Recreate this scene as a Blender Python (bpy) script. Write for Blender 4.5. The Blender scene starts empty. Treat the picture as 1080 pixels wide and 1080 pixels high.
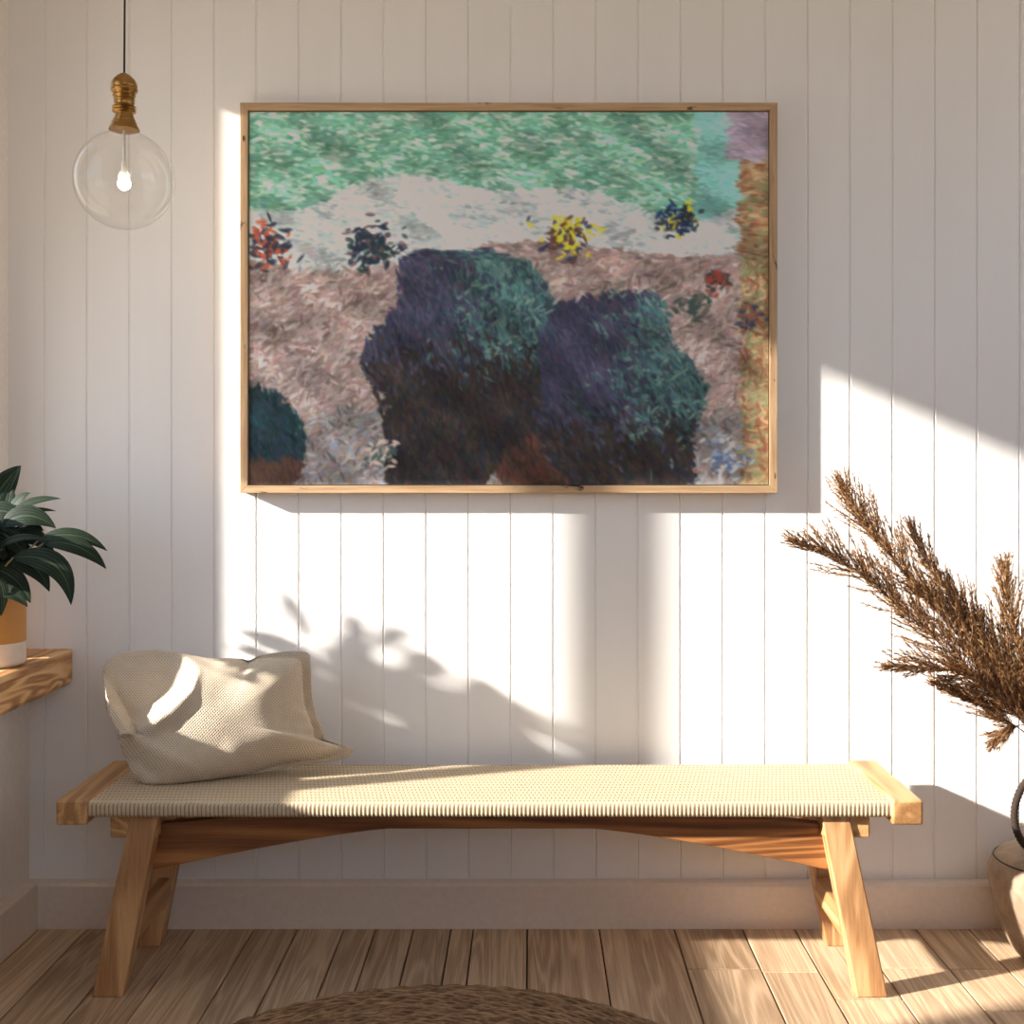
import bpy, math, random
import numpy as np
from mathutils import Vector, Matrix
random.seed(7)
rng = np.random.default_rng(11)
PI = math.pi
scene = bpy.context.scene
COL = scene.collection

# ------------------------------------------------------------------ units
# camera stands 3.275 m from the panelled wall (wall face = plane y 0), eye 1.225 m
F, VX, VY, EYE, D = 1284.0, 558.0, 495.0, 1.225, 3.275
def P(px, py, Z):
    return Vector(((px - VX) * Z / F, Z - D, EYE - (py - VY) * Z / F))

# ------------------------------------------------------------------ object helpers
def tag(o, label=None, cat=None, group=None, kind=None):
    if label: o['label'] = label
    if cat: o['category'] = cat
    if group: o['group'] = group
    if kind: o['kind'] = kind
    return o

def thing(name, label, cat, loc, group=None):
    o = bpy.data.objects.new(name, None)
    o.empty_display_size = .05
    COL.objects.link(o); o.location = loc
    return tag(o, label, cat, group)

def origin(o):
    v = Vector((0, 0, 0))
    while o is not None:
        v = v + Vector(o.location); o = o.parent
    return v

class MB:
    def __init__(s): s.v = []; s.f = []; s.uv = None
    def add(s, vs, fs):
        n = len(s.v); s.v += [tuple(v) for v in vs]; s.f += [tuple(i + n for i in f) for f in fs]; return s
    def box(s, x0, x1, y0, y1, z0, z1):
        return s.add([(x0,y0,z0),(x1,y0,z0),(x1,y1,z0),(x0,y1,z0),(x0,y0,z1),(x1,y0,z1),(x1,y1,z1),(x0,y1,z1)],
                     [(0,3,2,1),(4,5,6,7),(0,1,5,4),(1,2,6,5),(2,3,7,6),(3,0,4,7)])
    def hexa(s, bottom, top):          # two quads, counter-clockwise seen from above
        return s.add(list(bottom) + list(top), [(3,2,1,0),(4,5,6,7),(0,1,5,4),(1,2,6,5),(2,3,7,6),(3,0,4,7)])
    def prism(s, poly, axis, a0, a1):  # poly 2-D, extruded along axis
        n = len(poly)
        def mk(p, a):
            if axis == 'x': return (a, p[0], p[1])
            if axis == 'y': return (p[0], a, p[1])
            return (p[0], p[1], a)
        vs = [mk(p, a0) for p in poly] + [mk(p, a1) for p in poly]
        fs = [tuple(range(n))[::-1], tuple(range(n, 2*n))] + [(i, (i+1) % n, n + (i+1) % n, n + i) for i in range(n)]
        return s.add(vs, fs)
    def lathe(s, prof, c, seg=48, close=True):
        cx, cy = c; n = len(prof)
        vs = []
        for (r, z) in prof:
            for k in range(seg):
                a = 2*PI*k/seg; vs.append((cx + r*math.cos(a), cy + r*math.sin(a), z))
        fs = []
        for i in range(n-1):
            for k in range(seg):
                k2 = (k+1) % seg
                fs.append((i*seg+k, i*seg+k2, (i+1)*seg+k2, (i+1)*seg+k))
        if close:
            fs.append(tuple(range(seg))[::-1]); fs.append(tuple((n-1)*seg + k for k in range(seg)))
        return s.add(vs, fs)
    def tube(s, pts, rad, seg=8):
        pts = [Vector(p) for p in pts]; n = len(pts)
        rad = rad if isinstance(rad, (list, tuple)) else [rad]*n
        up = Vector((0, 0, 1)); vs = []; prev = None
        for i, p in enumerate(pts):
            t = (pts[min(i+1, n-1)] - pts[max(i-1, 0)]).normalized()
            a = t.cross(up) if prev is None else prev - t * prev.dot(t)
            if a.length < 1e-4: a = t.cross(Vector((1, 0, 0)))
            a.normalize(); prev = a; b = t.cross(a)
            for k in range(seg):
                an = 2*PI*k/seg; vs.append(p + (a*math.cos(an) + b*math.sin(an)) * rad[i])
        fs = [(i*seg+k, i*seg+(k+1) % seg, (i+1)*seg+(k+1) % seg, (i+1)*seg+k) for i in range(n-1) for k in range(seg)]
        fs.append(tuple(range(seg))[::-1]); fs.append(tuple((n-1)*seg + k for k in range(seg)))
        return s.add(vs, fs)
    def build(s, name, mat, parent=None, smooth=False, bevel=0, seg=2, loc=None, angle=None):
        o0 = origin(parent) if parent is not None else Vector(loc or (0, 0, 0))
        me = bpy.data.meshes.new(name)
        me.from_pydata([(v[0]-o0.x, v[1]-o0.y, v[2]-o0.z) for v in s.v], [], s.f)
        me.update()
        if s.uv is not None:
            lay = me.uv_layers.new(name='UVMap')
            li = np.empty(len(me.loops), dtype=np.int32); me.loops.foreach_get('vertex_index', li)
            lay.data.foreach_set('uv', np.asarray(s.uv, dtype=np.float32)[li].ravel())
        o = bpy.data.objects.new(name, me); COL.objects.link(o)
        me.materials.append(mat)
        if parent is not None: o.parent = parent
        else: o.location = o0
        import bmesh
        bm = bmesh.new(); bm.from_mesh(me); bmesh.ops.recalc_face_normals(bm, faces=bm.faces); bm.to_mesh(me); bm.free()
        if smooth:
            me.polygons.foreach_set('use_smooth', [True]*len(me.polygons))
            if angle: me.set_sharp_from_angle(angle=math.radians(angle))
        if bevel:
            b = o.modifiers.new('Bevel', 'BEVEL'); b.width = bevel; b.segments = seg
            b.limit_method = 'ANGLE'; b.angle_limit = math.radians(35)
        return o

# ------------------------------------------------------------------ materials
def srgb(r, g, b):
    f = lambda c: (c/255/12.92) if c/255 <= .04045 else ((c/255+.055)/1.055)**2.4
    return (f(r), f(g), f(b), 1)

class NT:
    def __init__(s, name):
        s.m = bpy.data.materials.new(name); s.m.use_nodes = True
        s.t = s.m.node_tree; s.n = s.t.nodes; s.n.clear()
        s.out = s.n.new('ShaderNodeOutputMaterial')
        s.b = s.n.new('ShaderNodeBsdfPrincipled'); s.L(s.b.outputs[0], s.out.inputs[0])
    def N(s, t, **k):
        n = s.n.new('ShaderNode' + t)
        for a, b in k.items(): setattr(n, a, b)
        return n
    def L(s, a, b): s.t.links.new(a, b)
    def val(s, sock, v):
        if hasattr(v, 'node'): s.L(v, sock)
        else: sock.default_value = v
    def math(s, op, a, b=0.0, c=None):
        n = s.N('Math', operation=op); s.val(n.inputs[0], a); s.val(n.inputs[1], b)
        if c is not None: s.val(n.inputs[2], c)
        return n.outputs[0]
    def vmath(s, op, a, b=(0,0,0)):
        n = s.N('VectorMath', operation=op); s.val(n.inputs[0], a); s.val(n.inputs[1], b); return n.outputs[0]
    def noise(s, vec, scale, detail=4, dist=0, rough=.55):
        n = s.N('TexNoise'); s.L(vec, n.inputs['Vector'])
        n.inputs['Scale'].default_value = scale; n.inputs['Detail'].default_value = detail
        n.inputs['Distortion'].default_value = dist; n.inputs['Roughness'].default_value = rough
        return n.outputs[0]
    def ramp(s, fac, stops):
        n = s.N('ValToRGB'); e = n.color_ramp.elements
        while len(e) < len(stops): e.new(.5)
        for i, (p, c) in enumerate(stops): e[i].position = p; e[i].color = c
        s.L(fac, n.inputs[0]); return n.outputs[0]
    def mix(s, fac, a, b, blend='MIX'):
        n = s.N('Mix', data_type='RGBA', blend_type=blend)
        s.val(n.inputs[0], fac); s.val(n.inputs[6], a); s.val(n.inputs[7], b); return n.outputs[2]
    def coord(s, kind='Object'): return s.N('TexCoord').outputs[kind]
    def bump(s, h, strength=.3, dist=.002):
        n = s.N('Bump'); n.inputs['Strength'].default_value = strength; n.inputs['Distance'].default_value = dist
        s.L(h, n.inputs['Height']); s.L(n.outputs[0], s.b.inputs['Normal'])
    def set(s, **k):
        for a, b in k.items(): s.val(s.b.inputs[a.replace('_', ' ')], b)
        return s

def plain(name, col, rough=.6, metal=0, bump=0, scale=60):
    t = NT(name); c = t.coord()
    n = t.noise(c, scale, 3)
    t.set(Base_Color=t.mix(n, tuple(x*.9 for x in col[:3])+(1,), tuple(min(1, x*1.1) for x in col[:3])+(1,)), Roughness=rough, Metallic=metal)
    if bump: t.bump(n, bump, .002)
    return t.m

def wood(name, dark, mid, light, axis='x', scale=1.0, rough=.5, rings=9.0, contrast=1.0, island=False, long=.09, bump=.25):
    t = NT(name); c = t.coord()
    if island: rnd = t.N('NewGeometry').outputs['Random Per Island']
    else: rnd = t.N('ObjectInfo').outputs['Random']
    cmb = t.N('CombineXYZ')
    for i, k in enumerate((7.3, 13.1, 5.7)): t.L(t.math('MULTIPLY', rnd, k), cmb.inputs[i])
    c = t.vmath('ADD', c, cmb.outputs[0])
    sc = {'x': (long, 1, 1), 'y': (1, long, 1), 'z': (1, 1, long)}[axis]
    v = t.vmath('MULTIPLY', c, tuple(a*scale for a in sc))
    n1 = t.noise(v, 9, 2, .8)
    rg = t.math('SINE', t.math('MULTIPLY', n1, rings*2*PI))
    rg = t.math('MULTIPLY_ADD', rg, .5, .5)
    rg = t.math('POWER', rg, 1.7)
    fine = t.noise(t.vmath('MULTIPLY', c, tuple((a*.35 if a < 1 else 1)*scale for a in sc)), 260, 3)
    patch = t.noise(v, 3.1, 3, .3)
    f = t.math('ADD', t.math('MULTIPLY', rg, .34*contrast), t.math('MULTIPLY', fine, .42))
    f = t.math('ADD', f, t.math('MULTIPLY', patch, .55))
    f = t.math('SUBTRACT', f, .18)
    col = t.ramp(f, [(.15, dark), (.5, mid), (.85, light)])
    if island:
        hv = t.math('MULTIPLY_ADD', rnd, .3, .84)
        g = t.N('CombineXYZ')
        for i in range(3): t.L(hv, g.inputs[i])
        col = t.mix(1.0, col, g.outputs[0], 'MULTIPLY')
    t.set(Base_Color=col, Roughness=rough)
    t.bump(f, bump, .0015)
    return t.m

def thin_glass(name, tint=(1, 1, 1, 1), ior=1.45, rough=.0):
    t = NT(name); t.n.remove(t.b)
    fr = t.N('Fresnel')
    bk = t.N('NewGeometry').outputs['Backfacing']
    t.L(t.math('MULTIPLY_ADD', bk, 1/ior - ior, ior), fr.inputs['IOR'])
    tr = t.N('BsdfTransparent'); tr.inputs[0].default_value = tint
    gl = t.N('BsdfGlossy'); gl.inputs['Roughness'].default_value = rough
    mx = t.N('MixShader'); t.L(fr.outputs[0], mx.inputs[0]); t.L(tr.outputs[0], mx.inputs[1]); t.L(gl.outputs[0], mx.inputs[2])
    t.L(mx.outputs[0], t.out.inputs[0]); return t.m

def wall_mat(name, col):
    t = NT(name); c = t.coord()
    v = t.vmath('MULTIPLY', c, (1, 1, .02))
    n = t.noise(v, 190, 3); n2 = t.noise(t.vmath('MULTIPLY', c, (1, 1, .15)), 14, 3)
    cc = t.mix(n2, tuple(x*.965 for x in col[:3])+(1,), tuple(min(1, x*1.02) for x in col[:3])+(1,))
    t.set(Base_Color=cc, Roughness=.55)
    t.bump(n, .12, .0012); return t.m

M = {}
M['panel'] = wall_mat('painted_panelling', (.84, .82, .795, 1))
M['paint'] = plain('wall_paint', (.80, .76, .71, 1), .8)
M['brown'] = plain('tobacco_paint', (.34, .24, .16, 1), .8)
M['trim'] = plain('trim_paint', (.76, .66, .57, 1), .5)
M['ceil'] = plain('ceiling_paint', (.88, .88, .87, 1), .9)
M['floor'] = wood('floor_boards', srgb(140, 110, 82), srgb(206, 178, 146), srgb(236, 214, 186), 'y', 1.3, .55, rings=9, contrast=.45, island=True, long=.05)
M['gap'] = plain('floor_gap', srgb(38, 26, 18), .9)
M['oakx'] = wood('oak_lengthwise', srgb(96, 54, 26), srgb(160, 104, 58), srgb(196, 142, 88), 'x', .9, .45, rings=6)
M['oaky'] = wood('oak_depthwise', srgb(138, 94, 56), srgb(194, 148, 98), srgb(220, 182, 132), 'y', .9, .45, rings=5)
M['oakz'] = wood('oak_upright', srgb(134, 92, 56), srgb(190, 144, 98), srgb(218, 180, 132), 'z', .9, .45, rings=6)
M['shelf'] = wood('shelf_pine', srgb(120, 68, 34), srgb(206, 154, 98), srgb(228, 188, 134), 'y', .8, .5, rings=9, contrast=1.5, long=.2)
M['brass'] = plain('aged_brass', srgb(156, 118, 66), .34, 1.0)
M['cord'] = plain('black_cord', (.012, .011, .011, 1), .7)
M['rope'] = plain('dark_rope', srgb(44, 30, 20), .85, 0, .5, 400)
M['glass'] = thin_glass('clear_globe', (.985, .98, .965, 1))
M['pane'] = thin_glass('window_pane', (.99, .99, .99, 1))
M['soil'] = plain('soil', srgb(50, 36, 26), .95, 0, .6, 120)
M['potA'] = plain('ochre_glaze', srgb(190, 132, 62), .55, 0, .1, 40)
M['potB'] = plain('white_clay', srgb(222, 206, 188), .7, 0, .1, 60)
M['holder'] = plain('pale_ceramic', (.62, .58, .52, 1), .4)
t = NT('bulb_glow'); t.set(Base_Color=(1, .95, .85, 1), Emission_Color=(1, .86, .64, 1), Emission_Strength=90.0); M['bulb'] = t.m

# frame: pale wood with dark cracks
def frame_wood(name, axis):
    t = NT(name); c = t.coord()
    sc = {'x': (.05, 1, 1), 'z': (1, 1, .05)}[axis]
    v = t.vmath('MULTIPLY', c, sc)
    n = t.noise(v, 130, 4); n2 = t.noise(t.vmath('MULTIPLY', c, {'x': (.3, 1, 1), 'z': (1, 1, .3)}[axis]), 26, 5, .6)
    base = t.ramp(n, [(.25, srgb(160, 124, 88)), (.7, srgb(200, 168, 130))])
    crack = t.ramp(n2, [(.635, (0, 0, 0, 1)), (.68, (1, 1, 1, 1))])
    t.set(Base_Color=t.mix(crack, base, srgb(70, 42, 26)), Roughness=.55); t.bump(n, .2, .001); return t.m
M['framex'] = frame_wood('frame_wood_level', 'x'); M['framez'] = frame_wood('frame_wood_upright', 'z')

# woven cord seat
def seat_mat():
    t = NT('woven_paper_cord'); c = t.coord()
    sx = t.N('SeparateXYZ'); t.L(c, sx.inputs[0]); x, y, z = sx.outputs
    nrm = t.N('SeparateXYZ'); t.L(t.N('NewGeometry').outputs['True Normal'], nrm.inputs[0])
    top = t.math('GREATER_THAN', nrm.outputs[2], .75)
    wob = t.math('MULTIPLY', t.noise(c, 18, 2), .006)
    row = t.math('FLOOR', t.math('DIVIDE', t.math('ADD', y, wob), .024))
    xo = t.math('MULTIPLY_ADD', row, .0049, t.math('ADD', x, wob))
    dx = t.math('SINE', t.math('MULTIPLY', xo, 2*PI/.0098))
    dy = t.math('SINE', t.math('MULTIPLY', t.math('DIVIDE', t.math('ADD', y, wob), .024), 2*PI))
    h = t.math('MULTIPLY', t.math('ADD', dx, 1), t.math('ADD', dy, 1))
    hole = t.math('MULTIPLY', t.ramp(t.math('DIVIDE', h, 4), [(.5, (0, 0, 0, 1)), (.85, (1, 1, 1, 1))]), top)
    cs = t.math('SINE', t.math('MULTIPLY', x, 2*PI/.0098))
    gap = t.ramp(t.math('MULTIPLY_ADD', cs, .5, .5), [(.0, (1, 1, 1, 1)), (.3, (0, 0, 0, 1))])
    gap = t.math('MULTIPLY', gap, t.math('SUBTRACT', 1.0, top))
    dk = t.math('MAXIMUM', hole, gap)
    n = t.noise(c, 90, 3)
    base = t.mix(n, srgb(180, 161, 132), srgb(202, 184, 156))
    t.set(Base_Color=t.mix(t.math('MULTIPLY', dk, .78), base, srgb(112, 78, 46)), Roughness=.8)
    t.bump(t.math('SUBTRACT', 1.0, hole), .5, .002); return t.m
M['seat'] = seat_mat()

def knit_mat():
    t = NT('knitted_linen'); uv = t.coord('UV')
    sx = t.N('SeparateXYZ'); t.L(uv, sx.inputs[0]); u, v = sx.outputs[0], sx.outputs[1]
    p = .0062
    a = t.math('MULTIPLY', t.math('ADD', u, v), 2*PI/p/1.2)
    b = t.math('MULTIPLY', t.math('SUBTRACT', u, t.math('MULTIPLY', v, .8)), 2*PI/p/1.2)
    h = t.math('DIVIDE', t.math('MULTIPLY', t.math('ADD', t.math('SINE', a), 1), t.math('ADD', t.math('SINE', b), 1)), 4)
    hole = t.ramp(h, [(.45, (0, 0, 0, 1)), (.85, (1, 1, 1, 1))])
    n = t.noise(uv, 40, 3)
    base = t.mix(n, srgb(198, 180, 156), srgb(216, 200, 178))
    t.set(Base_Color=t.mix(t.math('MULTIPLY', hole, .75), base, srgb(104, 82, 60)), Roughness=.9)
    t.b.inputs['Sheen Weight'].default_value = .15
    t.bump(t.math('SUBTRACT', 1.0, h), .6, .0025); return t.m
M['knit'] = knit_mat()

def leaf_mat(name, dark, mid, vein):
    t = NT(name); uv = t.coord('UV')
    sx = t.N('SeparateXYZ'); t.L(uv, sx.inputs[0]); u, v = sx.outputs[0], sx.outputs[1]
    d = t.math('ABSOLUTE', t.math('SUBTRACT', v, .5))
    st = t.math('MULTIPLY_ADD', t.math('SINE', t.math('MULTIPLY', d, 46.0)), .5, .5)
    n = t.noise(t.coord(), 30, 2)
    base = t.mix(n, dark, mid)
    base = t.mix(t.math('MULTIPLY', t.math('POWER', st, 3.0), .32), base, vein)
    rib = t.ramp(d, [(.0, (1, 1, 1, 1)), (.045, (0, 0, 0, 1))])
    t.set(Base_Color=t.mix(t.math('MULTIPLY', rib, .6), base, vein), Roughness=.55); t.b.inputs['Specular IOR Level'].default_value = .18
    t.bump(st, .2, .002); return t.m
M['leaf'] = leaf_mat('leaf_green', srgb(11, 20, 13), srgb(24, 38, 24), srgb(70, 88, 58))
M['stem'] = plain('leaf_stalk', srgb(126, 120, 88), .6)

def plume_mat():
    t = NT('dry_plume'); g = t.N('NewGeometry').outputs['Random Per Island']
    t.set(Base_Color=t.ramp(g, [(.0, srgb(70, 44, 26)), (.4, srgb(118, 80, 48)), (.75, srgb(160, 116, 72)), (1, srgb(206, 164, 112))]), Roughness=.8); return t.m
M['plume'] = plume_mat()
M['straw'] = plain('dry_stalk', srgb(112, 78, 46), .7)

def rug_mat():
    t = NT('braided_jute'); c = t.coord()
    sx = t.N('SeparateXYZ'); t.L(c, sx.inputs[0])
    an = t.math('ARCTAN2', sx.outputs[1], sx.outputs[0]); rad = t.math('SQRT', t.math('ADD', t.math('POWER', sx.outputs[0], 2.0), t.math('POWER', sx.outputs[1], 2.0)))
    cb = t.N('CombineXYZ'); t.L(t.math('MULTIPLY', an, 9.0), cb.inputs[0]); t.L(t.math('MULTIPLY', rad, 200.0), cb.inputs[1])
    n = t.noise(cb.outputs[0], 1.0, 4, .4); n2 = t.noise(c, 60, 3)
    ln = t.math('MULTIPLY_ADD', t.math('SINE', t.math('MULTIPLY', rad, 2*PI/.0125)), .10, 0.0)
    f = t.math('ADD', t.math('MULTIPLY_ADD', n, .75, t.math('MULTIPLY', n2, .25)), ln)
    t.set(Base_Color=t.ramp(f, [(.35, srgb(50, 34, 24)), (.52, srgb(118, 88, 62)), (.68, srgb(172, 136, 100))]), Roughness=.95)
    t.bump(n, .6, .004); return t.m
M['rug'] = rug_mat()

def clay_mat():
    t = NT('taupe_clay'); c = t.coord()
    n = t.noise(c, 26, 5, .4)
    t.set(Base_Color=t.ramp(n, [(.3, srgb(124, 102, 82)), (.7, srgb(152, 130, 108))]), Roughness=.75)
    t.bump(t.noise(c, 240, 3), .15, .001); return t.m
M['clay'] = clay_mat()

# ------------------------------------------------------------------ the room
XL, XLOW, XR, YF, ZC = -1.40, -1.344, 3.0, -5.6, 2.80
# back wall of vertical boards with V grooves
step, g0 = 44.7 * D / F, (47.0 - VX) * D / F
b = MB(); prof = [(XL - .2, 0.0)]
x = g0 - 4*step
while x < XR + .1:
    if x > XL - .19:
        prof += [(x - .0034, 0.0), (x - .001, .0032), (x + .001, .0032), (x + .0034, 0.0)]
    x += step
prof.append((XR + .1, 0.0)); prof += [(XR + .1, .1), (XL - .2, .1)]
b.prism(prof, 'z', 0, ZC)
tag(b.build('wall_back', M['panel']), kind='structure')

# floor of long boards running away from the camera
edges_px = [-470, -395, -330, -262, -205, -140, -90, -20, 40, 92, 150, 205, 268, 314, 363, 396, 436, 475.6, 499, 556, 632, 711, 783, 838, 900, 966, 1022, 1090, 1150, 1230, 1300, 1370, 1450, 1530, 1600, 1690]
ZB = D - .032
edges = [(p - VX) * ZB / F for p in edges_px]
b = MB(); gw = .002
ends = {711: [-.29], 783: [-.31], 838: [-.46], 900: [-.285], 966: [-.29, -.52], 1022: [-.42], 40: [-.62], 205: [-.8], 396: [-.9], 556: [-1.1]}
for p, x0, x1 in zip(edges_px, edges, edges[1:]):
    cuts = [YF] + sorted(ends.get(p, []) + [-1.7 - random.random()*1.2, -3.6 - random.random()]) + [.0]
    for y0, y1 in zip(cuts, cuts[1:]):
        h = random.uniform(-.0004, .0004)
        b.box(max(x0, XLOW - .08) + gw, x1 - gw, y0 + gw, y1 - gw, -.02, h) if x1 > XLOW else None
tag(b.build('floor', M['floor'], bevel=.0012, seg=1), kind='structure')
tag(MB().box(XL - .2, XR + .1, YF, .1, -.06, -.012).build('floor_underlay', M['gap']), kind='structure')
tag(MB().box(XL - .2, XR + .1, YF - .1, .1, ZC, ZC + .1).build('ceiling', M['ceil']), kind='structure')

# left wall with its window opening, thicker below the shelf
T = .08
SH_T, SH_B, SH_X = .743, .646, -1.227
HEAD = 2.49
W0, W1 = -.206, -1.42          # opening along y
b = MB()
b.box(XL - T, XL, W0, 0, SH_B, ZC)
b.box(XL - T, XL, YF, W1, SH_B, ZC)
b.box(XL - T, XL, W1, W0, HEAD, ZC)
b.box(XL - T, XL, W1, W0, SH_B, SH_T - .002)
b.box(XL - T, XLOW, YF, 0, 0, SH_B)
tag(b.build('wall_left', M['paint']), kind='structure')
b = MB(); xm = XL - T + .012
b.box(xm, xm + .04, -.645, -.56, SH_T, HEAD)
b.box(xm, xm + .04, W0 - .012, W0, SH_T, HEAD); b.box(xm, xm + .04, W1, W1 + .02, SH_T, HEAD)
b.box(xm, xm + .04, W1 + .02, W0 - .012, HEAD - .015, HEAD); b.box(xm, xm + .04, W1 + .02, W0 - .012, SH_T, SH_T + .02)
win = b.build('window_1', M['trim']); tag(win, kind='structure')
for (a, c) in ((-.56, W0 - .012), (W1 + .02, -.645)):
    MB().box(xm + .018, xm + .022, a, c, SH_T + .02, HEAD - .015).build('pane', M['pane'], win)
# unseen panel added outside the window to keep sun off the painting
sh = MB(); poly = [(-.309, 1.511), (-.804, 2.121), (-.804, 2.60), (-.309, 2.60)]
sh.prism(poly, 'x', XL - T - .024, XL - T - .020)
sh.build('added_sun_blocker', M['trim'], win)
# right wall and wall behind the camera, windows in both added for fill light
RY0, RY1, RZ0, RZ1 = -3.3, -.5, 1.6, 2.72  # high right opening, added to brighten the upper right of the room
b = MB()
b.box(XR, XR + .1, YF, RY0, 0, ZC); b.box(XR, XR + .1, RY1, 0, 0, ZC)
b.box(XR, XR + .1, RY0, RY1, 0, RZ0); b.box(XR, XR + .1, RY0, RY1, RZ1, ZC)
tag(b.build('wall_right', M['brown']), kind='structure')
b = MB()
for k in range(4):
    yy = RY0 + (RY1 - RY0 - .04)*k/3; b.box(XR + .03, XR + .07, yy, yy + .04, RZ0, RZ1)
b.box(XR + .03, XR + .07, RY0, RY1, RZ0, RZ0 + .04); b.box(XR + .03, XR + .07, RY0, RY1, RZ1 - .04, RZ1)
fill_win_right = b.build('fill_window_right', M['trim']); tag(fill_win_right, kind='structure')
for k in range(3):
    ya = RY0 + (RY1 - RY0 - .04)*k/3 + .04; yb3 = RY0 + (RY1 - RY0 - .04)*(k + 1)/3
    MB().box(XR + .048, XR + .052, ya, yb3, RZ0 + .04, RZ1 - .04).build('pane', M['pane'], fill_win_right)
FX0, FX1, FZ0, FZ1 = -.5, 2.7, 1.55, 2.72  # opening behind the camera, added to let in fill light
b = MB()
b.box(XL - .2, FX0, YF - .1, YF, 0, ZC); b.box(FX1, XR + .1, YF - .1, YF, 0, ZC)
b.box(FX0, FX1, YF - .1, YF, 0, FZ0); b.box(FX0, FX1, YF - .1, YF, FZ1, ZC)
tag(b.build('wall_front', M['brown']), kind='structure')
b = MB()
for k in range(4):
    xx = FX0 + (FX1 - FX0 - .04) * k / 3; b.box(xx, xx + .04, YF - .07, YF - .03, FZ0, FZ1)
b.box(FX0, FX1, YF - .07, YF - .03, FZ0, FZ0 + .04); b.box(FX0, FX1, YF - .07, YF - .03, FZ1 - .04, FZ1)
fill_win_front = b.build('fill_window_front', M['trim']); tag(fill_win_front, kind='structure')
for k in range(3):
    xa = FX0 + (FX1 - FX0 - .04) * k / 3 + .04; xb = FX0 + (FX1 - FX0 - .04) * (k + 1) / 3
    MB().box(xa, xb, YF - .052, YF - .048, FZ0 + .04, FZ1 - .04).build('pane', M['pane'], fill_win_front)
# baseboards
BH = .124
def bb(y_or_x, inward):
    return [(0, 0), (inward, 0), (inward, BH - .006), (inward*.86, BH), (0, BH)]
tag(MB().prism([(p[0], p[1]) for p in [(0, 0), (-.032, 0), (-.032, BH - .011), (-.025, BH - .003), (-.012, BH), (0, BH)]], 'x', XLOW + .0, XR).build('baseboard_back', M['trim']), kind='structure')
tag(MB().prism([(XLOW, 0), (XLOW + .035, 0), (XLOW + .035, BH - .004), (XLOW + .032, BH), (XLOW, BH)], 'y', YF, -.032).build('baseboard_left', M['trim']), kind='structure')

# ------------------------------------------------------------------ wall shelf
shelf = MB()
shelf.prism([(XL, SH_B), (SH_X - .012, SH_B), (SH_X, SH_B + .014), (SH_X, SH_T), (XL, SH_T)], 'y', -2.2, -.002)
o = shelf.build('wall_shelf', M['shelf'], loc=(SH_X, -.3, SH_B), bevel=.003)
tag(o, 'thick knotty pine shelf along the left wall under the potted plant', 'shelf')

# ------------------------------------------------------------------ framed picture
FXa, FXb, FZa, FZb, FY = -.767, .659, 1.162, 2.198, -.046
fw = .0205
pic = thing('framed_picture', 'wide seascape painting in a pale weathered wood frame on the panelled wall', 'picture', ((FXa+FXb)/2, -.001, FZa))
yb = -.0015
b = MB()   # four mitred rails as one frame
def rail(q, mat):
    m = MB(); n = 4
    m.add([(p[0], FY, p[1]) for p in q] + [(p[0], yb, p[1]) for p in q], [(0,1,2,3),(7,6,5,4)] + [(i, 4+i, 4+(i+1) % 4, (i+1) % 4) for i in range(4)])
    return m.build('frame_rail', mat, pic, bevel=.0012)
o_, i_ = [(FXa, FZa), (FXb, FZa), (FXb, FZb), (FXa, FZb)], [(FXa+fw, FZa+fw), (FXb-fw, FZa+fw), (FXb-fw, FZb-fw), (FXa+fw, FZb-fw)]
for k in range(4):
    k2 = (k+1) % 4
    rail([o_[k], o_[k2], i_[k2], i_[k]], M['framex'] if k % 2 == 0 else M['framez'])
MB().box(FXa+fw, FXb-fw, -.030, -.006, FZa+fw, FZb-fw).build('backing_board', M['gap'], pic)

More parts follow.
